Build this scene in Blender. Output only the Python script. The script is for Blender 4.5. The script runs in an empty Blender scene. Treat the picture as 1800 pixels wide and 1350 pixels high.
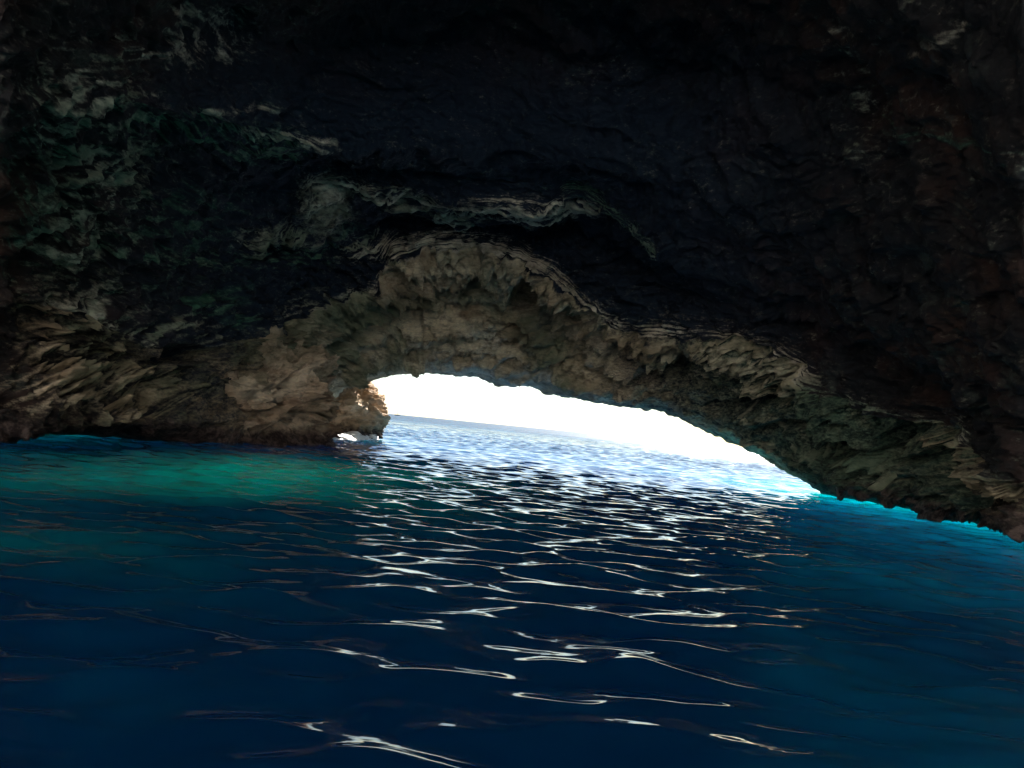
import bpy, math, numpy as np
from mathutils import Vector

rng = np.random.RandomState(7)
scene = bpy.context.scene
R = math.radians

# ------------------------------------------------------------------ camera frame
F_PX = 1334.0            # focal length in pixels of an 1800 px wide frame
CAM_H = 1.8
PITCH, ROLL = R(3.13), R(5.57)
fwd = np.array([0, math.cos(PITCH), math.sin(PITCH)])
right0 = np.array([1.0, 0, 0])
up0 = np.cross(right0, fwd)
right = math.cos(ROLL) * right0 + math.sin(ROLL) * up0      # horizon drops to the right
up = -math.sin(ROLL) * right0 + math.cos(ROLL) * up0

def ray(x, y):
    d = fwd + right * ((x - 900) / F_PX) + up * ((675 - y) / F_PX)
    return d / np.linalg.norm(d)

def angles(x, y):
    d = ray(x, y)
    return math.degrees(math.atan2(d[0], d[1])), math.degrees(math.atan2(d[2], math.hypot(d[0], d[1])))

# ------------------------------------------------------------------ noise
_perm = rng.permutation(256)
_perm = np.concatenate([_perm, _perm, _perm]).astype(np.int32)
_g = rng.normal(size=(256, 3)); _g /= np.linalg.norm(_g, axis=1)[:, None]
_g = _g.astype(np.float32)

def noise(p):
    p = p.astype(np.float32)
    i = np.floor(p).astype(np.int32); f = p - i; i &= 255
    u = f * f * f * (f * (f * 6 - 15) + 10)
    out = 0
    for dx in (0, 1):
        wx = u[:, 0] if dx else 1 - u[:, 0]
        a = _perm[i[:, 0] + dx]
        for dy in (0, 1):
            wy = u[:, 1] if dy else 1 - u[:, 1]
            b = _perm[a + ((i[:, 1] + dy) & 255)]
            for dz in (0, 1):
                wz = u[:, 2] if dz else 1 - u[:, 2]
                g = _g[_perm[b + ((i[:, 2] + dz) & 255)]]
                out = out + wx * wy * wz * (g[:, 0] * (f[:, 0] - dx) + g[:, 1] * (f[:, 1] - dy) + g[:, 2] * (f[:, 2] - dz))
    return out * 1.7

def fbm(p, oct=4, gain=.5, lac=2.03):
    a, s = 1.0, 0
    for k in range(oct):
        s = s + a * noise(p + 17.3 * k); p = p * lac; a *= gain
    return s

def ridged(p, oct=4, gain=.5, lac=2.07):
    a, s, w = 1.0, 0, 1.0
    for k in range(oct):
        n = (1 - np.abs(noise(p + 9.1 * k))) ** 2
        s = s + a * n * w; w = np.clip(n * 1.5, 0, 1); p = p * lac; a *= gain
    return s

_cr = rng.uniform(-1, 1, size=(256, 7)).astype(np.float32)
def blocks(p):
    """fractured blocks: every cell of a 3D point pattern is a tilted facet of its own"""
    p = p.astype(np.float32); i = np.floor(p).astype(np.int32)
    best = np.full(len(p), 9.0, np.float32); out = np.zeros(len(p), np.float32)
    for dx in (-1, 0, 1):
        a = _perm[(i[:, 0] + dx) & 255]
        for dy in (-1, 0, 1):
            b = _perm[a + ((i[:, 1] + dy) & 255)]
            for dz in (-1, 0, 1):
                h = _perm[b + ((i[:, 2] + dz) & 255)]; c = _cr[h]
                r = p - (i + np.array([dx, dy, dz], np.int32) + .5) - .45 * c[:, :3]
                d = (r * r).sum(1); m = d < best
                best[m] = d[m]; out[m] = (.6 * c[:, 3] + (r * c[:, 4:7]).sum(1))[m]
    return out

# ------------------------------------------------------------------ mesh helpers
def tag(o, label=None, cat=None, group=None, kind=None):
    if label: o['label'] = label
    if cat: o['category'] = cat
    if group: o['group'] = group
    if kind: o['kind'] = kind
    return o

def mesh_obj(name, verts, quads, mat, parent=None, smooth=True, tris=None):
    me = bpy.data.meshes.new(name)
    verts = np.asarray(verts, np.float32).reshape(-1, 3)
    quads = np.asarray(quads, np.int32).reshape(-1, 4)
    nt = 0 if tris is None else len(tris)
    me.vertices.add(len(verts)); me.vertices.foreach_set('co', verts.ravel())
    loops = quads.ravel()
    if nt: loops = np.concatenate([loops, np.asarray(tris, np.int32).ravel()])
    me.loops.add(len(loops)); me.loops.foreach_set('vertex_index', loops)
    n = len(quads) + nt
    st = np.concatenate([np.arange(len(quads)) * 4, len(quads) * 4 + np.arange(nt) * 3]).astype(np.int32)
    me.polygons.add(n); me.polygons.foreach_set('loop_start', st)
    me.update(calc_edges=True)
    me.polygons.foreach_set('use_smooth', np.full(n, smooth))
    me.validate()
    me.materials.append(mat)
    o = bpy.data.objects.new(name, me); scene.collection.objects.link(o)
    if parent: o.parent = parent
    return o

def grid_quads(nr, nc, wrap=False, r0=0, r1=None, c0=0, c1=None):
    r1 = nr - 1 if r1 is None else r1
    c1 = (nc if wrap else nc - 1) if c1 is None else c1
    r, c = np.meshgrid(np.arange(r0, r1), np.arange(c0, c1), indexing='ij')
    c2 = (c + 1) % nc if wrap else c + 1
    return np.stack([r * nc + c, r * nc + c2, (r + 1) * nc + c2, (r + 1) * nc + c], -1).reshape(-1, 4)

def compact(verts, quads):
    used, inv = np.unique(quads.ravel(), return_inverse=True)
    return verts[used], inv.reshape(quads.shape)

# ------------------------------------------------------------------ materials
def nodes_of(name):
    m = bpy.data.materials.new(name); m.use_nodes = True
    nt = m.node_tree; nt.nodes.clear()
    out = nt.nodes.new('ShaderNodeOutputMaterial')
    b = nt.nodes.new('ShaderNodeBsdfPrincipled')
    nt.links.new(b.outputs[0], out.inputs[0])
    return m, nt, b

def N(nt, typ, **kw):
    n = nt.nodes.new(typ)
    for k, v in kw.items(): setattr(n, k, v)
    return n

def noise_node(nt, vec, scale, detail=6, rough=.6, dist=0.0):
    n = N(nt, 'ShaderNodeTexNoise'); n.inputs['Scale'].default_value = scale
    n.inputs['Detail'].default_value = detail; n.inputs['Roughness'].default_value = rough
    n.inputs['Distortion'].default_value = dist
    nt.links.new(vec, n.inputs['Vector']); return n.outputs['Fac']

def maprange(nt, v, a, b, c=0.0, d=1.0):
    n = N(nt, 'ShaderNodeMapRange'); n.interpolation_type = 'SMOOTHSTEP'
    for i, x in enumerate((a, b, c, d)): n.inputs[i + 1].default_value = x
    nt.links.new(v, n.inputs[0]); return n.outputs[0]

def mixc(nt, fac, a, b, typ='MIX'):
    n = N(nt, 'ShaderNodeMix', data_type='RGBA', blend_type=typ)
    for sock, v in ((n.inputs[0], fac), (n.inputs[6], a), (n.inputs[7], b)):
        if isinstance(v, (int, float)): sock.default_value = v
        elif isinstance(v, tuple): sock.default_value = (*v, 1)
        else: nt.links.new(v, sock)
    return n.outputs[2]

def math_node(nt, op, a, b=0.0):
    n = N(nt, 'ShaderNodeMath', operation=op)
    for s, v in ((n.inputs[0], a), (n.inputs[1], b)):
        if isinstance(v, (int, float)): s.default_value = v
        else: nt.links.new(v, s)
    return n.outputs[0]

def rock_material(name, pale, mid, dark, green=0.5, tide=True, bump=1.0, stain=0.0, attr=False):
    """limestone: pale and dark tones, lit ledges and shade painted in, algae films, iron stains, a purple-brown tide band"""
    m, nt, b = nodes_of(name)
    geo = N(nt, 'ShaderNodeNewGeometry'); P = geo.outputs['Position']
    mp = N(nt, 'ShaderNodeMapping'); mp.inputs['Scale'].default_value = (1, 1, 2.0)
    mp.inputs['Rotation'].default_value = (0.12, 0.1, 0)
    nt.links.new(P, mp.inputs['Vector']); S = mp.outputs[0]
    n_big = noise_node(nt, S, .35, 8, .62); n_mid = noise_node(nt, S, 1.3, 8, .68); n_pat = noise_node(nt, P, .16, 7, .6)
    c = mixc(nt, maprange(nt, n_big, .42, .60), mid, pale)
    c = mixc(nt, math_node(nt, 'MULTIPLY', maprange(nt, n_mid, .44, .70), .75), c, dark)
    g = maprange(nt, n_pat, .46, .60, 0, green)
    c = mixc(nt, g, c, (.07, .17, .12))
    if stain:
        s = maprange(nt, noise_node(nt, P, .22, 6, .6, .6), .50, .64, 0, stain)
        c = mixc(nt, s, c, (.22, .09, .055))
    fine = noise_node(nt, S, 5.0, 9, .72)
    if attr:
        at_ = N(nt, 'ShaderNodeAttribute', attribute_name='light_tones'); sp_ = N(nt, 'ShaderNodeSeparateColor')
        nt.links.new(at_.outputs['Color'], sp_.inputs[0])
        jit = math_node(nt, 'ADD', math_node(nt, 'MULTIPLY', math_node(nt, 'SUBTRACT', n_mid, .5), 1.1),
                        math_node(nt, 'MULTIPLY', math_node(nt, 'SUBTRACT', fine, .5), 1.6))
        pal = maprange(nt, math_node(nt, 'ADD', sp_.outputs[0], jit), .08, .95)
        grn = maprange(nt, math_node(nt, 'ADD', sp_.outputs[1], math_node(nt, 'MULTIPLY', jit, .7)), .1, 1.0)
        shade_col = mixc(nt, maprange(nt, noise_node(nt, P, .25, 6, .6), .44, .60), (.006, .006, .008), (.026, .012, .009))  # cave shade painted as near-black rock colour
        shade_col = mixc(nt, maprange(nt, noise_node(nt, P, .8, 8, .7), .55, .70), shade_col, (.035, .044, .040))
        shade_col = mixc(nt, sp_.outputs[2], shade_col, (.005, .015, .034))
        shade_col = mixc(nt, grn, shade_col, (.045, .14, .10))
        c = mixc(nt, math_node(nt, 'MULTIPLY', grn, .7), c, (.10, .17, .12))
        c = mixc(nt, pal, shade_col, c)
    v = N(nt, 'ShaderNodeTexVoronoi'); v.inputs['Scale'].default_value = 2.6
    nt.links.new(S, v.inputs['Vector'])
    c = mixc(nt, maprange(nt, fine, .35, .70, .0, .55), c, mixc(nt, 1.0, c, (1.45, 1.4, 1.3), 'MULTIPLY'))
    if tide:
        sep = N(nt, 'ShaderNodeSeparateXYZ'); nt.links.new(P, sep.inputs[0])
        h = math_node(nt, 'ADD', sep.outputs['Z'], math_node(nt, 'MULTIPLY', noise_node(nt, P, .9, 6, .65), -1.6))
        t = maprange(nt, h, .15, -.4)
        tc = mixc(nt, maprange(nt, noise_node(nt, P, 3.5, 8, .7), .42, .60), (.03, .018, .018), (.15, .105, .095))
        c = mixc(nt, t, c, tc)
    nt.links.new(c, b.inputs['Base Color'])
    b.inputs['Roughness'].default_value = .82
    b.inputs['Specular IOR Level'].default_value = .3
    h1 = noise_node(nt, S, 3.0, 10, .72)
    h2 = math_node(nt, 'ADD', h1, math_node(nt, 'MULTIPLY', v.outputs['Distance'], .3))
    bp = N(nt, 'ShaderNodeBump'); bp.inputs['Strength'].default_value = .9
    bp.inputs['Distance'].default_value = .34 * bump
    nt.links.new(h2, bp.inputs['Height']); nt.links.new(bp.outputs[0], b.inputs['Normal'])
    return m

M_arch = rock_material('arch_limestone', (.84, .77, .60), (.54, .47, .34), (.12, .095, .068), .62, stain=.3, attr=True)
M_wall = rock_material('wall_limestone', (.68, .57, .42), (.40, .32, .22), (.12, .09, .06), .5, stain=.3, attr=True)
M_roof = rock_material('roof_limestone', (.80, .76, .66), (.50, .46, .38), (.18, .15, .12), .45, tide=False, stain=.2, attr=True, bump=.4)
M_butt = rock_material('buttress_limestone', (.90, .77, .62), (.66, .50, .37), (.12, .08, .055), .35, stain=.5, bump=1.6)
M_cliff = rock_material('bounce_cliff_limestone', (.86, .84, .80), (.74, .71, .66), (.45, .42, .37), .1)
M_tan = rock_material('tan_limestone', (.78, .58, .40), (.60, .40, .25), (.18, .11, .07), .12)

# ------------------------------------------------------------------ the cave shell
def hor(x): return 748 + (x - 900) * .0976
def wl(x, y):                      # a point of the waterline: its distance follows from the camera height
    az, el = angles(x, y)
    return (x, y, CAM_H / math.tan(R(-el)) )

# every curve runs left to right: (pixel x, pixel y, horizontal distance), read off the photograph
W = 'w'
E = [(0,760,W),(150,766,W),(300,776,W),(400,781,W),(470,778,W),(520,768,40),(560,745,43),(590,700,47),(604,682,50),
     (640,671,50),(700,659,50),(760,657,50),(800,661,49.5),(840,664,49),(868,676,49),(900,682,48.5),(928,678,48),(960,692,47.5),(1000,700,47),
     (1050,708,46),(1110,718,45),(1160,722,44),(1200,738,43),(1250,764,42),(1300,783,41),(1350,809,39.5),(1400,838,38),(1450,869,W),
     (1500,878,W),(1600,893,W),(1700,915,W),(1800,940,W)]
F1 = [(0,735,22),(150,740,25),(300,740,28),(400,740,31),(480,735,35),(540,705,40),(590,675,45),(640,642,46),(700,622,46),(760,618,46),(850,625,45),(950,660,44.5),(1050,690,43),
      (1150,700,41.5),(1250,738,40),(1350,795,38),(1430,848,36.5),(1500,862,34),(1600,878,31),(1700,902,27),(1800,925,23)]
F2 = [(0,600,24),(150,620,27),(300,690,29),(380,680,32),(450,660,35),(540,630,40),(600,592,43),(700,545,43),(800,520,42),(900,545,42.5),(960,560,42),(1000,600,42),(1100,650,41),
      (1200,680,40),(1300,728,37.5),(1400,780,35),(1500,820,33),(1600,850,30),(1700,875,26.5),(1800,900,23)]
F3 = [(0,560,24),(150,590,27),(300,665,29),(380,640,32),(450,630,35),(540,600,39),(600,565,41.5),(680,520,41.5),(760,475,40.5),(850,470,40),(900,490,40),(960,525,40),(1020,570,40),(1100,625,39.5),
      (1200,640,38.5),(1270,665,37),(1350,700,35),(1420,745,33.5),(1500,775,32),(1600,800,29.5),(1700,830,26.5),(1800,875,23)]
R1 = [(0,520,23.5),(150,550,26.5),(300,640,29),(350,618,31),(400,602,33),(470,595,36),(500,570,38),(600,538,39.5),(660,510,39.5),(690,452,38),(760,430,37),(850,430,36.5),(900,448,36.5),
      (950,474,36.5),(1000,514,37),(1050,564,37.5),(1100,588,37),(1150,592,36),(1250,595,34),(1350,608,32.5),(1400,648,32),(1420,688,31.5),(1500,718,30),(1600,742,28),(1690,758,26),
      (1702,792,25.5),(1750,832,24),(1800,852,22.5)]
R2 = [(0,440,23),(200,470,26),(440,456,36),(520,435,37),(560,445,37.5),(650,420,37.5),(700,388,37),(850,385,36),(1000,400,36),(1100,450,36),(1200,500,34.5),(1300,535,33),(1400,570,32),
      (1500,610,30),(1600,660,28),(1700,705,26),(1800,745,22.5)]
T2 = [(0,330,19),(200,370,23),(430,432,34),(500,400,34),(530,375,32.5),(552,328,31.5),(600,324,31),(700,346,31),(850,353,30.5),(960,366,30.5),(1010,350,30.5),(1080,395,31),(1150,438,31),(1250,480,30.5),
      (1400,525,29),(1600,600,26),(1800,680,21)]
T2b = [(0,270,18.5),(200,280,22),(300,275,25),(480,270,29),(600,280,30.5),(800,300,30),(1000,320,29.8),(1200,395,29),(1500,480,26),(1800,600,20)]
T3 = [(0,190,15.5),(200,180,18),(330,205,21),(450,230,24),(560,255,26.5),(700,255,27.5),(900,260,27.5),(1100,300,27),(1400,350,25),(1800,480,18.5)]
T4 = [(0,60,14.5),(200,60,18),(400,60,22),(600,80,25),(900,80,26),(1200,110,24.5),(1500,180,21),(1800,270,16)]
T5 = [(0,-150,13),(400,-180,16),(900,-200,19),(1400,-120,17),(1800,-20,14)]
# beyond the frame: (azimuth in degrees, elevation, distance)
ext = {
 'E':  [(-180,-4,W),(-90,-3.2,W),(-60,-3.6,W),(-42,-4.6,W),(42,-4.6,W),(60,-3.6,W),(90,-3.2,W),(180,-4,W)],
 'F1': [(-180,0,26),(-60,1,28),(-42,1,23),(42,1,23),(60,1,28),(180,0,26)],
 'F2': [(-180,6,26),(-60,6,28),(-42,6,23),(42,5,23),(60,6,28),(180,6,26)],
 'F3': [(-180,9,26),(-60,9,28),(-42,8,23),(42,8,23),(60,9,28),(180,9,26)],
 'R1': [(-180,13,26),(-60,13,27.5),(-42,11,22.5),(42,11,22.5),(60,13,27.5),(180,13,26)],
 'R2': [(-180,18,26),(-60,18,27),(-42,16,22),(42,16,22),(60,18,27),(180,18,26)],
 'T2': [(-180,25,24),(-60,25,24),(-42,23,19),(42,22,20),(60,25,24),(180,25,24)],
 'T2b':[(-180,31,21),(-60,31,21),(-42,29,17),(42,28,18),(60,31,21),(180,31,21)],
 'T3': [(-180,40,17),(-60,40,17),(-42,37,15),(42,36,16),(60,40,17),(180,40,17)],
 'T4': [(-180,50,13.5),(-60,50,13.5),(-42,46,13),(42,45,14),(60,50,13.5),(180,50,13.5)],
 'T5': [(-180,62,9),(-60,62,9),(-42,58,10.5),(42,57,11),(60,62,9),(180,62,9)],
}
names = ['E', 'F1', 'F2', 'F3', 'R1', 'R2', 'T2', 'T2b', 'T3', 'T4', 'T5']
curves = dict(zip(names, (E, F1, F2, F3, R1, R2, T2, T2b, T3, T4, T5)))

NCF = 1250
th = np.concatenate([np.linspace(-180, -46, 170, endpoint=False), np.linspace(-46, 46, NCF, endpoint=False),
                     np.linspace(46, 180, 170, endpoint=False)])
NC = len(th)
EL, DD = [], []; waterline = None
for k in names:
    pts = []
    for x, y, D in curves[k]:
        az, el = angles(x, y)
        if D == W: D = CAM_H / math.tan(R(-el))
        pts.append((az, el, D))
    for az, el, D in ext[k]:
        if D == W: D = CAM_H / math.tan(R(-el))
        pts.append((az, el, D))
    if k == 'E':
        fl = sorted([(angles(x, y)[0], float(D == W)) for x, y, D in E] + [(p[0], float(p[2] == W)) for p in ext['E']])
        waterline = np.interp(th, [f[0] for f in fl], [f[1] for f in fl]) > .999
    pts.sort()
    a = np.array(pts)
    EL.append(np.interp(th, a[:, 0], a[:, 1])); DD.append(np.interp(th, a[:, 0], a[:, 2]))
EL = np.array(EL); DD = np.array(DD)
DD[0] = np.where(waterline, CAM_H / np.tan(np.radians(np.maximum(-EL[0], .5))), DD[0])
for i in range(1, len(names)):
    EL[i] = np.maximum(EL[i], EL[i - 1] + .25)
# cap rows
EL = np.vstack([EL, np.full(NC, 78.0), np.full(NC, 89.7)]); DD = np.vstack([DD, np.full(NC, 3.6), np.full(NC, .07)])
# row heights
ZZ = CAM_H + DD * np.tan(np.radians(EL))
# rows between curves: density follows how large each band shows
nrow = [24, 70, 50, 60, 90, 80, 70, 70, 80, 110, 90, 30, 12]
# under / outer row first: below water where the wall meets it, the cliff's outer face where the mouth is
isw = waterline
hx = np.where(isw, DD[0] - .4, DD[0] + 5.0)
hz = np.where(isw, -4.0, ZZ[0] + 1.2)
kern = np.ones(9) / 9
sm = lambda a: np.convolve(np.pad(a, 4, mode='wrap'), kern, 'valid')
hx2, hz2 = DD[0] + 9, ZZ[0] + 9
rowsD, rowsZ, band, bedc = [], [], [], []
# outer cliff face; on the left an added unseen sheet that keeps sunlight off the water behind
shade_sheet = waterline & (th < -16.5) & (th > -120)
top = 16.0
for t in np.linspace(0, 1, 10, endpoint=False):
    rowsD.append(np.where(shade_sheet, DD[0] + 3 + 60 * (1 - t), np.where(isw, DD[0] + 2.2, DD[0] + 2.5 + 5 * (1 - t)))); rowsZ.append(np.where(shade_sheet, -1.0 + 16 * math.sin(math.pi * t), np.where(isw, .3 + 7 * (1 - t), ZZ[0] + 1.2 + top * (1 - t)))); band.append(-1); bedc.append(0.0)
for t in np.linspace(0, 1, 24, endpoint=False):
    rowsD.append(DD[0] + sm(np.where(shade_sheet, 3.0 * (1 - t), np.where(isw, np.interp(t, [0, .6, 1], [2.0, .15, .05]), 2.5 * (1 - t))))); rowsZ.append(np.where(shade_sheet, -1.0 * (1 - t) - 1.0 * np.sin(math.pi * t), ZZ[0] + sm(np.where(isw, np.interp(t, [0, .6, .95, 1], [.3, .3, -.9, -.9]), 1.2 * (1 - t))))); band.append(0); bedc.append(0.0)
for k in range(len(DD) - 1):
    n = nrow[min(k + 1, len(nrow) - 1)]
    for t in np.linspace(0, 1, n, endpoint=False):
        # straight in space between two neighbouring ridges, rounded a little at the lip
        a0, a1 = EL[k], EL[k + 1]
        el = a0 + (a1 - a0) * t
        D0, D1, Z0, Z1 = DD[k], DD[k + 1], ZZ[k], ZZ[k + 1]
        te = np.tan(np.radians(el))
        dD, dZ = D1 - D0, Z1 - Z0
        den = dZ - te * dD
        s = np.clip((te * D0 - (Z0 - CAM_H)) / np.where(np.abs(den) < 1e-4, 1e-4, den), 0, 1)
        rowsD.append(D0 + s * dD); rowsZ.append(Z0 + s * dZ); band.append(k + 1); bedc.append(k + t)
rowsD.append(DD[-1]); rowsZ.append(ZZ[-1]); band.append(len(DD)); bedc.append(len(DD) * 1.0)
RD, RZ = np.array(rowsD), np.array(rowsZ); band = np.array(band)
NR = len(RD)
s_, c_ = np.sin(np.radians(th)), np.cos(np.radians(th))
Pb = np.stack([RD * s_, RD * c_, RZ], -1)

def grid_normals(P, wrap=True):
    du = (np.roll(P, -1, 1) - np.roll(P, 1, 1)) if wrap else np.gradient(P, axis=1)
    dv = np.gradient(P, axis=0)
    n = np.cross(du, dv); n /= np.maximum(np.linalg.norm(n, axis=-1, keepdims=True), 1e-9)
    return n

# soften the guide surface in rows and columns so that ridges are rounded, then find normals
def blur(A, it):
    for _ in range(it):
        A = (np.roll(A, 1, 1) + 2 * A + np.roll(A, -1, 1)) / 4
        B = A.copy(); B[1:-1] = (A[:-2] + 2 * A[1:-1] + A[2:]) / 4; A = B
    return A
Pb = blur(Pb, 6)
Nn = grid_normals(blur(Pb, 60))
view = np.array([0, 0, CAM_H]) - Pb
flip = np.sign((Nn * view).sum(-1, keepdims=True)); flip[flip == 0] = 1
Nn = Nn * flip
V = Pb.reshape(-1, 3); Nf = Nn.reshape(-1, 3)
bandv = np.repeat(band, NC)
azv = np.tile(th, NR)
D = RD.reshape(-1)

def rock_disp(V, amp_big=1.0, amp_mid=1.0, amp_fine=1.0, strata=2.0, scales=1.0, bed=None):
    warp = np.stack([fbm(V / 6 + 3, 2), fbm(V / 6 + 40, 2), fbm(V / 6 + 80, 2)], -1) * .9
    q = V + warp
    # beds dip gently to the right, as they do over the arch
    qs = np.stack([q[:, 0], q[:, 1], (q[:, 2] + .16 * q[:, 0]) * strata], -1)
    d = amp_big * .60 * fbm(V / 6.0, 3)
    d = d + amp_mid * (.36 * (ridged(qs / 3.4, 4) - .85) - .35 * np.abs(noise(q / 1.9 + 5)))
    pit = np.clip(noise(qs / 1.5 + 60) - .22, 0, 1)
    d = d - amp_mid * 1.5 * pit
    # broken scales with sharp lower rims
    if bed is None: bed = qs[:, 2] / 3.2 + .12 * qs[:, 1]
    qx = q * np.array([.35, .35, .8])
    for kk, aa, ss in ((2.1, .46, 2.6), (4.9, .17, 1.2), (11.0, .05, .6)):
        t = bed * kk + .75 * fbm(qx / ss + 90 + kk, 2) + .07 * noise(q / (.5 * ss) + 7)
        saw = t - np.floor(t)
        saw = np.where(saw > .8, (1 - saw) / .2, saw / .8)          # a slow swell, then a sharp step back
        brk = np.clip(.65 + 1.3 * noise(qx / ss * 1.3 + 33 * kk), 0, 1.25)
        d = d + amp_mid * aa * scales * brk * (saw - .5)
    # solution scallops: smooth hollows that meet in crests
    for ss, aa in ((2.6, .34), (1.15, .20)):
        n_ = noise(q * np.array([.7, .8, 1.25]) / ss + 120 + ss)
        d = d + amp_mid * aa * ((1 - np.minimum(np.abs(n_) * 1.5, 1)) ** 1.6 - .4)
    qb = (q + .25 * np.stack([noise(V / .8 + 5), noise(V / .8 + 25), noise(V / .8 + 45)], -1)) * np.array([.8, .9, 1.35])
    d = d + amp_mid * (.30 * blocks(qb / 1.5) + .13 * blocks(qb / .6 + 31))
    d = d + amp_fine * (.16 * (ridged(qs / .9 + 7, 3) - .9) + .13 * (ridged(q / .42 + 3, 2) - .8) + .05 * noise(V / .2))
    return d

seg = np.hypot(np.diff(RD, axis=0), np.diff(RZ, axis=0)); seg[band[:-1] <= 0] = 0
bedv = (np.vstack([np.zeros((1, NC)), np.cumsum(seg, 0)]) / 3.2).reshape(-1)
# lit ledges painted pale, shaded recesses dark, green tints, all on the guide surface
def project(P):
    r = P - np.array([0, 0, CAM_H]); zc = np.maximum(r @ fwd, .1)
    return 900 + F_PX * (r @ right) / zc, 675 - F_PX * (r @ up) / zc
PX, PY = project(V); infront = (V @ fwd > 1) & (np.abs(azv) < 60)
def seg_dist(pts):
    d = np.full(len(PX), 1e9, np.float32)
    for (x0, y0), (x1, y1) in zip(pts[:-1], pts[1:]):
        dx, dy = x1 - x0, y1 - y0; t = np.clip(((PX - x0) * dx + (PY - y0) * dy) / (dx * dx + dy * dy), 0, 1)
        d = np.minimum(d, np.hypot(PX - x0 - t * dx, PY - y0 - t * dy))
    return d
def strip(pts, w): return np.exp(-(seg_dist(pts) / w) ** 2)
def spot(x, y, rx, ry): return np.exp(-(((PX - x) / rx) ** 2 + ((PY - y) / ry) ** 2) ** 1.5)
elE = np.interp(azv, th, EL[0]); 
colx = PX
def band_between(lo, hi): return ((bandv >= lo) & (bandv <= hi)).astype(np.float32)
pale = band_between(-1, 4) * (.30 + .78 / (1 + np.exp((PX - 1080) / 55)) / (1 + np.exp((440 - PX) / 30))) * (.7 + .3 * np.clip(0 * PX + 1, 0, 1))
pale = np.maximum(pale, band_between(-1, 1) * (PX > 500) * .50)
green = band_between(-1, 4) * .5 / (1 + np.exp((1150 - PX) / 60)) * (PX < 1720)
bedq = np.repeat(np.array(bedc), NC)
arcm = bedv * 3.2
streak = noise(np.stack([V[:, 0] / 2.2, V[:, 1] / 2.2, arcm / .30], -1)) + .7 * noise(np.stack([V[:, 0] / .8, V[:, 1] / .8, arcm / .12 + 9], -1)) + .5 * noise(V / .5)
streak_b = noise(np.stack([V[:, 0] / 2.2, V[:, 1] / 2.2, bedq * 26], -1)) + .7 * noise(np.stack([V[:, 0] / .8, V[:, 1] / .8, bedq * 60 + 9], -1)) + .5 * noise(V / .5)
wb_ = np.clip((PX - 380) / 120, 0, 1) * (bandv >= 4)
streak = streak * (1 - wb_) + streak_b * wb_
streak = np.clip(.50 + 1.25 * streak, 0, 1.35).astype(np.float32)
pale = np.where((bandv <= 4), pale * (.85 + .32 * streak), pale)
lip = np.exp(-(np.clip(bedq - 4.0, 0, 9) / .22)) * (bandv >= 5)          # the arch's lit tone is painted on, fading above the lip
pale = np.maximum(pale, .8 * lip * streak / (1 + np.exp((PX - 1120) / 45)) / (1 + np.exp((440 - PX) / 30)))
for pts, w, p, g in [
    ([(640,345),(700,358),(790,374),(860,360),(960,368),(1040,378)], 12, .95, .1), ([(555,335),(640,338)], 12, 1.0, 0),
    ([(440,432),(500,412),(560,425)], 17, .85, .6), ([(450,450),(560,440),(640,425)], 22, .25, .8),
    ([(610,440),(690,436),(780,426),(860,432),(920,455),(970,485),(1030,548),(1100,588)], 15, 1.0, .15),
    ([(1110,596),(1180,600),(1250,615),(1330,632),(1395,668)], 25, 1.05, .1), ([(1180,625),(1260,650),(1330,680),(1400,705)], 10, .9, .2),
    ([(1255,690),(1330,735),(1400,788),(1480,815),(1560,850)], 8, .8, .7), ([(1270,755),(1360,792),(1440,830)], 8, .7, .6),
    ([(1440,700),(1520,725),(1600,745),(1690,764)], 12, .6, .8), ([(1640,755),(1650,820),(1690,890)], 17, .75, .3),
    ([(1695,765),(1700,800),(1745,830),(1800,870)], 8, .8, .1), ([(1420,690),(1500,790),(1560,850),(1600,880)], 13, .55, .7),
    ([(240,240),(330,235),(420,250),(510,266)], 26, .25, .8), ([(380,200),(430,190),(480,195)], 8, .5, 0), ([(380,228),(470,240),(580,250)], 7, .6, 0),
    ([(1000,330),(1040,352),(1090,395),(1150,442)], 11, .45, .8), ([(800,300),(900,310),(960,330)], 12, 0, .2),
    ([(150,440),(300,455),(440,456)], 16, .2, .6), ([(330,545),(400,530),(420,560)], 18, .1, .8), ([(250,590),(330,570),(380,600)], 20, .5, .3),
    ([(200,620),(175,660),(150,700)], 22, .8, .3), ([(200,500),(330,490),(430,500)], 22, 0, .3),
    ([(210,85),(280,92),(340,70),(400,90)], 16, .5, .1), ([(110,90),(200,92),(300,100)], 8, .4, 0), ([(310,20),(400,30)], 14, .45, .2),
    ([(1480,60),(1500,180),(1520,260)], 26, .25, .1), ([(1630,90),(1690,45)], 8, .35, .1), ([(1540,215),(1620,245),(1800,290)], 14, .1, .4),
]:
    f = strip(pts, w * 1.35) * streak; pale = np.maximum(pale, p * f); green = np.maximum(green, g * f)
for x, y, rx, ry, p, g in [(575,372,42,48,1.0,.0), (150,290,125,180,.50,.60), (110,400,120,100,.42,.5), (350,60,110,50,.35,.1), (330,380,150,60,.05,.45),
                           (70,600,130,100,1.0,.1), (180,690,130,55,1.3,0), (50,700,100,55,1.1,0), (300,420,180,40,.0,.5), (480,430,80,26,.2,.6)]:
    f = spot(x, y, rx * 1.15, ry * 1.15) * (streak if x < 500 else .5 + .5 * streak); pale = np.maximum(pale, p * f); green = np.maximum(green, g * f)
pale = np.where(infront, pale, .35 * (bandv < 5)); green = np.where(infront, green, .2)

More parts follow.
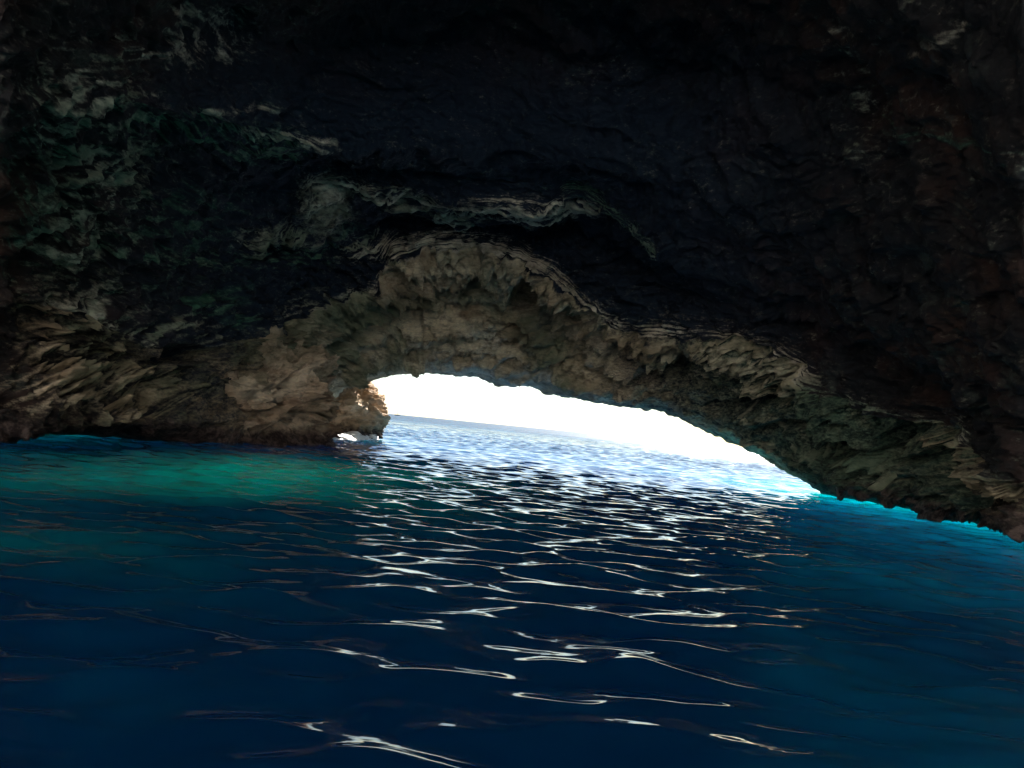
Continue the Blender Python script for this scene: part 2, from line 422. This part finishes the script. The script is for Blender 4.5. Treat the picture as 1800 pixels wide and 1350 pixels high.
navy = (1 / (1 + np.exp((PX - 1350) / 90))) * np.clip((PY + 60) / 260, 0, 1) * np.clip((PX - 100) / 300, 0, 1) * infront  # shade of the recesses, painted as a navy tint
corner = np.clip(PX / 90, 0, 1) * infront + ~infront; pale = pale * corner  # dark corner painted in by fading the pale tone
near = np.clip((D - 3) / 20, .12, 1)
amp = np.interp(bandv, [4, 6], [1.5, .8])
amp = np.where(bandv <= 5, amp * np.where(infront, np.interp(PX, [300, 480, 1080, 1250], [.55, 1, 1, .68]), .6), amp)
mid_amp = np.interp(bandv, [4, 6, 9], [1.0, .6, .4])
disp = rock_disp(V, 1, mid_amp, np.interp(bandv, [4, 6], [1, .5]), 2.2, np.where(bandv >= 5, .6, 1.15) * np.where(infront, .3 + .7 * np.clip((PX - 330) / 200, 0, 1), .5), bedv)
facet = (ridged(V * np.array([1, 1, 1.2]) / 1.25 + 44, 3, .6) - .9) * np.clip((420 - PX) / 200, 0, 1) * infront * (bandv > 1)
drip = np.clip(noise(V * np.array([1 / .9, 1 / .9, 1 / 6.0]) + 70), 0, 1) * np.clip((PX - 1000) / 300, 0, 1) * (bandv >= 5)
disp = (disp - disp[(bandv > 0) & infront].mean() + .5 * drip + .42 * facet) * near * amp
# keep the mouth's outline and the waterline close to where they are in the photograph
edge = np.exp(-np.abs(np.arange(NR)[:, None] - 32) / 22.0) * np.ones((1, NC)); edge = edge.reshape(-1)
arc = bedv * 3.2
soft = np.where(bandv <= 0, 1.0, np.exp(-(arc / np.where(np.tile(waterline, NR), 2.8, 3.4)) ** 2))
disp = disp * (1 - .93 * np.maximum(edge, soft)) + np.maximum(edge, soft) * np.where(np.tile(waterline, NR), .5, 1.0) * (.13 * fbm(V / .9 + 15, 3) + .10 * np.clip(noise(V / 2.2 + 8), 0, 1))
hn1, hn2 = .25 * noise(V / .9 + 12), .3 * noise(V / .7 + 81)
# the larger hollows and notches of the arch and the walls
for x, y, rx, ry, dep in [(925,520,34,40,1.8), (712,558,34,11,1.1), (648,577,44,12,.9), (745,492,52,12,1.0), (822,503,34,16,.9), (905,602,26,10,.8), (800,585,40,9,.7),
                          (600,612,34,12,.8), (1000,640,42,10,.8), (860,470,40,9,.7), (1150,655,62,17,1.1), (1300,712,74,18,1.2), (1360,752,50,12,.6), (1465,790,40,24,1.0),
                          (1565,802,30,48,1.4), (1672,845,20,50,1.2), (1745,885,40,26,1.0), (270,700,52,40,1.3), (310,625,62,18,.9)]:
    r2 = ((PX - x) / rx + hn1) ** 2 + ((PY - y + .12 * (PX - x)) / ry + hn2) ** 2
    disp = disp - 1.5 * dep * np.sqrt(np.clip(1 - r2, 0, 1)) * infront * (bandv <= 6) * (1 - .95 * np.maximum(edge, soft))
disp = disp + np.where(infront & (bandv > 1), np.where(bandv >= 5, .2, .4) * np.clip(pale - .3, 0, 1) * near, 0)
V = V + Nf * disp[:, None]
# sideways crumbling that makes small overhangs
V = V + np.stack([noise(V / .8 + 11), noise(V / .8 + 31), noise(V / .8 + 51)], -1) * (.10 * near * (1 - .85 * np.maximum(edge, soft)))[:, None]

ci = lambda deg: int(np.searchsorted(th, deg))
rmouth = int(np.argmax(band >= 5))     # lip above the arch face
az_l, az_r = angles(470, 700)[0], angles(1560, 800)[0]
def shell(name, r0, r1, c0, c1, mat):
    q = grid_quads(NR, NC, True, r0, r1, c0, c1)[:, ::-1]
    q = q[V[q].mean(1)[:, 1] > ROOF_END]          # roof and walls cut away behind the camera to let daylight in
    used = np.unique(q.ravel())
    v, q = compact(V, q)
    o = mesh_obj(name, v, q, mat)
    ca = o.data.color_attributes.new('light_tones', 'FLOAT_COLOR', 'POINT')
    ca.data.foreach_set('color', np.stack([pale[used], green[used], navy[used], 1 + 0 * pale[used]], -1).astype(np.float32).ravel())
    return o
ROOF_END = 6.0
cl, cr = ci(az_l), ci(az_r)
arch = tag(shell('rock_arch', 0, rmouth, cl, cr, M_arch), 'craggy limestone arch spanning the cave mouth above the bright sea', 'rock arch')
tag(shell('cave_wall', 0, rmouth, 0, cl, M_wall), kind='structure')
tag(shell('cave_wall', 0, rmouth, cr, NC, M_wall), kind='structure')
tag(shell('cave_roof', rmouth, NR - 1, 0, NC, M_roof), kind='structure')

# ------------------------------------------------------------------ free-standing rocks
def at(x, y, D):
    az, el = angles(x, y)
    return np.array([D * math.sin(R(az)), D * math.cos(R(az)), CAM_H + D * math.tan(R(el))])

def rock_blob(name, profile, mat, label, seed, mid=1.05, nu=360, nv=260, fine=1.0, strata=1.6, turn=0.0, dents=(), big=1.0):
    """profile: list of (z, cx, cy, rx, ry); rings stacked from below the water to the top, turned about z"""
    pr = np.array(profile, float)
    t = np.linspace(0, 1, nv); src = np.linspace(0, 1, len(pr))
    z, cx, cy, rx, ry = (np.interp(t, src, pr[:, k]) for k in range(5))
    for _ in range(6):
        for a in (z, cx, cy, rx, ry): a[1:-1] = (a[:-2] + 2 * a[1:-1] + a[2:]) / 4
    u = np.linspace(0, 2 * math.pi, nu, endpoint=False)
    ax, ay = rx[:, None] * np.cos(u), ry[:, None] * np.sin(u)
    ct, st = math.cos(turn), math.sin(turn)
    P = np.stack([cx[:, None] + ct * ax - st * ay, cy[:, None] + st * ax + ct * ay, z[:, None] + 0 * u], -1)
    n = grid_normals(blur(P, 3)); c = np.stack([cx, cy, z], -1)[:, None]
    f = np.sign((n * (P - c)).sum(-1, keepdims=True)); f[f == 0] = 1
    n = n * f
    v = P.reshape(-1, 3); w = v + seed; nf = n.reshape(-1, 3)
    d = rock_disp(w, big, mid, fine, strata, .45)
    for px, py, Dd, rad, dep in dents:
        gx, gy = project(v); d = d - dep * ((nf * (np.array([0, 0, CAM_H]) - v)).sum(1) > 0) * np.exp(-(np.hypot(gx - px, gy - py) * Dd / F_PX / rad) ** 2)   # a hollow bored straight into the face
    v = v + nf * d[:, None]
    v = v + np.stack([noise(w / .7 + 11), noise(w / .7 + 31), noise(w / .7 + 51)], -1) * .14
    q = grid_quads(nv, nu, True)
    top = len(v); v = np.vstack([v, v[-nu:].mean(0)[None]])
    tr = [[(nv - 1) * nu + k, (nv - 1) * nu + (k + 1) % nu, top] for k in range(nu)]
    return tag(mesh_obj(name, v, q, mat, tris=tr), label, 'rock')

a = at(598, 770, 51)
rock_blob('sea_rock', [(-4, a[0]+.2, a[1]+1, 1.7, 2.5), (-.3, a[0]+.2, a[1]+1, 1.75, 2.5), (.5, a[0]+.3, a[1]+1, 1.9, 2.7), (1.2, a[0]+.35, a[1]+1, 2.2, 2.9), (2.4, a[0]+.2, a[1]+1, 2.2, 2.9),
                       (3.4, a[0]-.1, a[1]+1, 1.6, 2.6), (4.3, a[0]-.4, a[1]+1, 1.2, 2.2), (5.0, a[0]-1.0, a[1]+1, .6, 1.5)], M_tan,
          'sunlit tan rock standing in the sea at the left foot of the arch', 31.0, big=.35, mid=.55)
b = at(400, 780, 32.5); e_ = at(525, 768, 40)
mid_ = (b + e_) / 2; ln_ = np.linalg.norm((e_ - b)[:2]) / 2; tn = math.atan2(e_[1] - b[1], e_[0] - b[0])
rock_blob('rock_buttress', [(-4, mid_[0], mid_[1], ln_, 1.5), (-.3, mid_[0], mid_[1], ln_ + .2, 1.5), (.6, mid_[0], mid_[1], ln_ + .7, 1.9), (1.5, mid_[0]-.1, mid_[1]+.2, ln_ + 1.1, 2.3), (2.5, mid_[0]-.2, mid_[1]+.4, ln_ + 1.0, 2.3),
                            (3.3, mid_[0]-.3, mid_[1]+.6, ln_ + .4, 2.0), (4.0, mid_[0]-.4, mid_[1]+1.0, ln_ - .6, 1.5), (4.5, mid_[0]-.5, mid_[1]+1.5, ln_ - 2, .8)], M_butt,
          'pitted brown rock buttress with dark hollows at the waterline left of the arch', 77.0, nu=700, nv=360, turn=tn, big=.8,
          mid=1.5, dents=[(362,764,30,.85,2.4), (520,744,36,.7,2.0), (455,705,31,.4,.6), (430,645,31,.45,.6), (490,672,34,.45,.7)])

# ------------------------------------------------------------------ unseen cliff added behind the camera to bounce sunlight into the cave
nu, nv = 260, 120
uu, vv = np.meshgrid(np.linspace(-1, 1, nu), np.linspace(0, 1, nv))
ph = uu * R(100)
cz = -5 + 60 * vv
rad = 52 + 10 * vv
Vc = np.stack([rad * 1.1 * np.sin(ph), -rad * np.cos(ph) * 1.0 + 2, cz], -1).reshape(-1, 3)
nc_ = -Vc * np.array([1, 1, 0]); nc_ /= np.linalg.norm(nc_, axis=1)[:, None]
Vc = Vc + nc_ * (4 * fbm(Vc / 14, 4) + 2.0 * ridged(Vc / 6, 4))[:, None]
tag(mesh_obj('bounce_cliff', Vc, grid_quads(nv, nu), M_cliff), kind='structure')

# ------------------------------------------------------------------ water
def waves(X, Y, space):
    H = np.zeros_like(X); DX = np.zeros_like(X); DY = np.zeros_like(X)
    wr = np.random.RandomState(12)
    rough = 1 + 1.2 / (1 + np.exp(-(Y - 62) / 6))        # choppier in the open
    bands = [(2.0, 6.0, 14, .024), (.72, 1.8, 32, .122), (.34, .72, 44, .112), (.2, .34, 20, .030)]
    for lo, hi, n, slope in bands:
        for _ in range(n):
            lam = math.exp(wr.uniform(math.log(lo), math.log(hi)))
            ang = R(-90 + wr.normal(0, 24) + 4)
            k = 2 * math.pi / lam; kx, ky = k * math.cos(ang), k * math.sin(ang)
            A = slope * math.sqrt(2.0 / n) / k
            ph = wr.uniform(0, 2 * math.pi)
            att = np.clip(1.6 - 2.6 * space / lam, 0, 1) * A * rough
            a = kx * X + ky * Y + ph
            s, c = np.sin(a), np.cos(a)
            H += att * s; DX += -.9 * att * c * kx / k; DY += -.9 * att * c * ky / k
    # broken water: patches of stronger and weaker ripples
    return X - DX, Y - DY, H

tw = np.concatenate([np.linspace(-180, -48, 110, endpoint=False), np.linspace(-48, 48, 1150, endpoint=False), np.linspace(48, 180, 110, endpoint=False)])
rr = [0.35]
while rr[-1] < 330: rr.append(rr[-1] * 1.0056 if rr[-1] > 2.5 else rr[-1] * 1.03)
while rr[-1] < 40000: rr.append(rr[-1] * 1.06)
rr = np.array(rr); nW = len(tw)
RRg, TT = np.meshgrid(rr, np.radians(tw), indexing='ij')
X, Y = RRg * np.sin(TT), RRg * np.cos(TT)
sp = np.maximum(np.gradient(rr)[:, None] * np.ones_like(X), .0)
angsp = np.where(np.abs(TT) > R(48), R(1.2), R(.0835)) * RRg
sp = np.maximum(sp, angsp)
X2, Y2, H = waves(X.ravel(), Y.ravel(), sp.ravel())
Vw = np.stack([X2, Y2, H], -1)
q = grid_quads(len(rr), nW, True)[:, ::-1]
n0 = len(Vw)
# closed body: centre fan on top, outer skirt and sea-bed cap
Vw = np.vstack([Vw, [[0, 0, 0]]])
tri = [[(k + 1) % nW, k, n0] for k in range(nW)]
last = (len(rr) - 1) * nW
skirt = Vw[last:last + nW].copy(); skirt[:, 2] = -40
s0 = len(Vw); Vw = np.vstack([Vw, skirt, [[0, 0, -40]]]); cbot = len(Vw) - 1
qs = np.array([[last + (k + 1) % nW, last + k, s0 + k, s0 + (k + 1) % nW] for k in range(nW)])
q = np.vstack([q, qs[:, ::-1]])
tri += [[s0 + (k + 1) % nW, s0 + k, cbot][::-1] for k in range(nW)]

mw, nt, bs = nodes_of('sea_water')
geo = N(nt, 'ShaderNodeNewGeometry'); P = geo.outputs['Position']
at_ = N(nt, 'ShaderNodeAttribute', attribute_name='glow_tint'); sp_ = N(nt, 'ShaderNodeSeparateColor'); nt.links.new(at_.outputs['Color'], sp_.inputs[0])
mott = noise_node(nt, P, .55, 3, .5)
deep = mixc(nt, maprange(nt, mott, .50, .72, 0, .8), (.0008, .035, .098), (.001, .062, .135))
col_ = mixc(nt, sp_.outputs[0], deep, (.004, .56, .40))
col_ = mixc(nt, sp_.outputs[1], col_, (.005, .66, .68))  # left and right glow mixed into the base colour
col_ = mixc(nt, sp_.outputs[2], col_, (.014, .032, .055))
nt.links.new(col_, bs.inputs['Base Color'])
nt.links.new(maprange(nt, sp_.outputs[2], 0, 1, 1.34, 1.20), bs.inputs['IOR'])

bs.inputs['Subsurface Weight'].default_value = 1.0
bs.inputs['Subsurface Radius'].default_value = (2.5, 16.0, 22.0)
bs.inputs['Subsurface Scale'].default_value = 4.2
bs.subsurface_method = 'RANDOM_WALK'
ln = N(nt, 'ShaderNodeVectorMath', operation='LENGTH'); nt.links.new(P, ln.inputs[0])
nt.links.new(maprange(nt, ln.outputs['Value'], 55, 350, .02, .34), bs.inputs['Roughness'])
mp = N(nt, 'ShaderNodeMapping'); mp.inputs['Scale'].default_value = (.45, 1, 1); nt.links.new(P, mp.inputs[0])
hh = math_node(nt, 'ADD', noise_node(nt, mp.outputs[0], 3.0, 3, .5, .6), math_node(nt, 'MULTIPLY', noise_node(nt, mp.outputs[0], .5, 3, .5), 2.5))
bp = N(nt, 'ShaderNodeBump'); bp.inputs['Strength'].default_value = 1; bp.inputs['Distance'].default_value = .008
far = maprange(nt, ln.outputs['Value'], 45, 140, 0, 1)
hh = math_node(nt, 'ADD', hh, math_node(nt, 'MULTIPLY', far, math_node(nt, 'MULTIPLY', noise_node(nt, mp.outputs[0], .35, 4, .6), 150.0)))
nt.links.new(hh, bp.inputs['Height']); nt.links.new(bp.outputs[0], bs.inputs['Normal'])
sea = tag(mesh_obj('sea', Vw, q, mw, tris=tri), kind='structure')
# turquoise glow by the walls painted into the water colour; darker tint out at sea
az_w = np.degrees(np.arctan2(Vw[:, 0], Vw[:, 1])); rw = np.hypot(Vw[:, 0], Vw[:, 1]); Dw = np.interp(az_w, th, DD[0])
wob = 1 + .35 * fbm(np.stack([Vw[:, 0] / 5, Vw[:, 1] / 5, 0 * rw], -1), 3)
gl = at(490, 830, CAM_H / math.tan(R(-angles(490, 830)[1])))
lf = np.exp(-(((Vw[:, 0] - gl[0]) / (3.9 * wob)) ** 2 + ((Vw[:, 1] - gl[1]) / (7 * wob)) ** 2))
lf = np.maximum(lf, .1 * np.exp(-np.abs(Dw - rw) / 6 * wob) * (az_w < -8) * (az_w > -100))
rg = np.exp(-np.abs(Dw - rw) / (12 * wob)) / (1 + np.exp((20.0 - az_w) / 2.5)) * (az_w < 120) * (.35 + .65 / (1 + np.exp((az_w - 30) / 3)))
op = 1 / (1 + np.exp(-(Vw[:, 1] - 54) / 4))
ca = sea.data.color_attributes.new('glow_tint', 'FLOAT_COLOR', 'POINT')
ca.data.foreach_set('color', np.stack([lf, rg, op, 0 * op + 1], -1).clip(0, 1).astype(np.float32).ravel())

# ------------------------------------------------------------------ foam
mf, nt, bf = nodes_of('foam_white')
bf.inputs['Base Color'].default_value = (.82, .80, .78, 1); bf.inputs['Roughness'].default_value = .7
fv, fq = [], []
fr = np.random.RandomState(5)
def foam_strip(x0, y0, x1, y1, wid, n, hgt):
    for _ in range(n):
        t = fr.uniform(); px = x0 + (x1 - x0) * t; py = y0 + (y1 - y0) * t
        az, el = angles(px, py); Dd = CAM_H / math.tan(R(-el)) + fr.normal(0, wid)
        cx, cy = Dd * math.sin(R(az)), Dd * math.cos(R(az))
        r = fr.uniform(.08, .32) ; h = hgt * fr.uniform(.3, 1)
        k = len(fv); m = 7
        cz = -.02 + abs(fr.normal(0, hgt * .5))
        for j in range(3):
            rj = r * (1, .8, .35)[j]; zj = cz + h * (0, .5, .9)[j]
            for i in range(m):
                a_ = 2 * math.pi * i / m + j * .3
                q_ = rj * fr.uniform(.7, 1.25)
                fv.append((cx + 1.6 * q_ * math.cos(a_), cy + q_ * math.sin(a_), zj))
        for j in range(2):
            for i in range(m):
                fq.append((k + j * m + i, k + j * m + (i + 1) % m, k + (j + 1) * m + (i + 1) % m, k + (j + 1) * m + i))
foam_strip(515, 769, 560, 767, .35, 260, .08)
foam_strip(556, 770, 655, 772, .45, 1100, .22)
foam_strip(575, 767, 600, 768, .25, 300, .30)
tag(mesh_obj('sea_foam', fv, fq, mf), 'white foam washing round the foot of the tan rock', 'foam', kind='stuff')

# ------------------------------------------------------------------ sailing boat on the horizon
mh, nt, bh = nodes_of('boat_hull_paint'); bh.inputs['Base Color'].default_value = (.10, .11, .14, 1); bh.inputs['Roughness'].default_value = .4
ms, nt, bb = nodes_of('sail_cloth'); bb.inputs['Base Color'].default_value = (.30, .30, .33, 1)
mm, nt, bb = nodes_of('mast_metal'); bb.inputs['Base Color'].default_value = (.12, .12, .13, 1); bb.inputs['Roughness'].default_value = .4
Db = 1250.0; az, _ = angles(699, 725)
boat = bpy.data.objects.new('sailing_boat', None); scene.collection.objects.link(boat)
boat.location = (Db * math.sin(R(az)), Db * math.cos(R(az)), 0); boat.rotation_euler = (0, 0, R(62))
tag(boat, 'tiny dark sailing boat with a tall mast on the horizon', 'sailing boat')
hv, hq = [], []
for i in range(13):
    t = i / 12; w = 1.7 * math.sin(math.pi * min(1, .18 + .82 * t) ) ** .7 if t < 1 else .02
    w = max(w, .03); y = 5.5 - 11 * t if False else -5.5 + 11 * t
    w = 1.7 * (1 - t ** 2.6) * (.75 + .25 * min(1, t * 4)) + .02
    for x_, z_ in ((-w, 1.1 + .3 * t), (-w * .8, .2), (0, -.5), (w * .8, .2), (w, 1.1 + .3 * t), (0, 1.25 + .3 * t)):
        hv.append((x_, y, z_))
for i in range(12):
    for j in range(6):
        hq.append((i * 6 + j, i * 6 + (j + 1) % 6, (i + 1) * 6 + (j + 1) % 6, (i + 1) * 6 + j))
hq.append((0, 1, 2, 5)); hq.append((5, 2, 3, 4))
mesh_obj('hull', hv, hq, mh, boat, smooth=False)
def tube(p0, p1, r0, r1, n=10):
    p0, p1 = np.array(p0, float), np.array(p1, float); d = (p1 - p0) / np.linalg.norm(p1 - p0)
    a_ = np.cross(d, [0, 0, 1.0] if abs(d[2]) < .9 else [1.0, 0, 0]); a_ /= np.linalg.norm(a_); b_ = np.cross(d, a_)
    v = [p + r_ * (a_ * math.cos(t) + b_ * math.sin(t)) for p, r_ in ((p0, r0), (p1, r1)) for t in np.linspace(0, 2 * math.pi, n, endpoint=False)]
    return v, [(i, (i + 1) % n, n + (i + 1) % n, n + i) for i in range(n)]
v_, q_ = tube((0, .6, 1), (0, .6, 13.0), .16, .10); mesh_obj('mast', v_, q_, mm, boat)
v_, q_ = tube((0, .5, 2.4), (0, -4.3, 2.4), .10, .10); mesh_obj('boom', v_, q_, mm, boat)
sv, sq = [], []
for i in range(11):
    t = i / 10
    for j in range(5):
        u = j / 4; yb = .4 - (4.3 * (1 - t) ** 0.9) * u
        for s in (-1, 1): sv.append((.2 * math.sin(math.pi * u) * (1 - t) + s * .12, yb, 2.6 + .55 * t))
for i in range(10):
    for j in range(4):
        a0 = (i * 5 + j) * 2; a1 = a0 + 2; b0 = a0 + 10; b1 = b0 + 2
        sq.append((a0, a1, b1, b0)); sq.append((a0 + 1, b0 + 1, b1 + 1, a1 + 1))
mesh_obj('mainsail', sv, sq, ms, boat)

# ------------------------------------------------------------------ light
SUN_EL, SUN_AZ = 36.0, 22.0        # azimuth measured from +Y towards +X
world = bpy.data.worlds.new('World'); scene.world = world; world.use_nodes = True
wt = world.node_tree; bg = wt.nodes['Background']
sky = wt.nodes.new('ShaderNodeTexSky'); sky.sky_type = 'NISHITA'; sky.sun_disc = False
sky.sun_elevation = R(SUN_EL); sky.sun_rotation = R(SUN_AZ); sky.dust_density = .3; sky.air_density = 1.0; sky.ozone_density = 1.0
wb = wt.nodes.new('ShaderNodeMix'); wb.data_type = 'RGBA'; wb.blend_type = 'MULTIPLY'; wb.inputs[0].default_value = 1
wb.inputs[7].default_value = (.94, 1.0, 1.06, 1)          # the camera's cool white balance
wt.links.new(sky.outputs[0], wb.inputs[6]); wt.links.new(wb.outputs[2], bg.inputs[0]); bg.inputs[1].default_value = .05
sl = bpy.data.lights.new('sun', 'SUN'); sl.energy = 5.0; sl.angle = R(.5); sl.color = (1, .95, .88)
so = bpy.data.objects.new('sun', sl); scene.collection.objects.link(so)
sd = Vector((math.sin(R(SUN_AZ)) * math.cos(R(SUN_EL)), math.cos(R(SUN_AZ)) * math.cos(R(SUN_EL)), math.sin(R(SUN_EL))))
so.rotation_euler = (-sd).to_track_quat('-Z', 'Y').to_euler(); so.location = (0, 0, 60)

# ------------------------------------------------------------------ camera
cd = bpy.data.cameras.new('camera'); cam = bpy.data.objects.new('camera', cd); scene.collection.objects.link(cam)
cd.sensor_width = 36; cd.lens = 36 * F_PX / 1800; cd.clip_end = 100000; cd.clip_start = .1
from mathutils import Matrix
Mx = Matrix((( right[0], up[0], -fwd[0], 0), (right[1], up[1], -fwd[1], 0), (right[2], up[2], -fwd[2], CAM_H), (0, 0, 0, 1)))
cam.matrix_world = Mx
scene.camera = cam

scene.view_settings.view_transform = 'Standard'; scene.view_settings.look = 'None'
scene.view_settings.exposure = 1.82; scene.view_settings.gamma = 1
cy = scene.cycles
cy.use_denoising = True
cy.max_bounces = 10; cy.diffuse_bounces = 4; cy.glossy_bounces = 4; cy.transmission_bounces = 2
cy.caustics_reflective = True; cy.blur_glossy = .5
cy.sample_clamp_indirect = 6
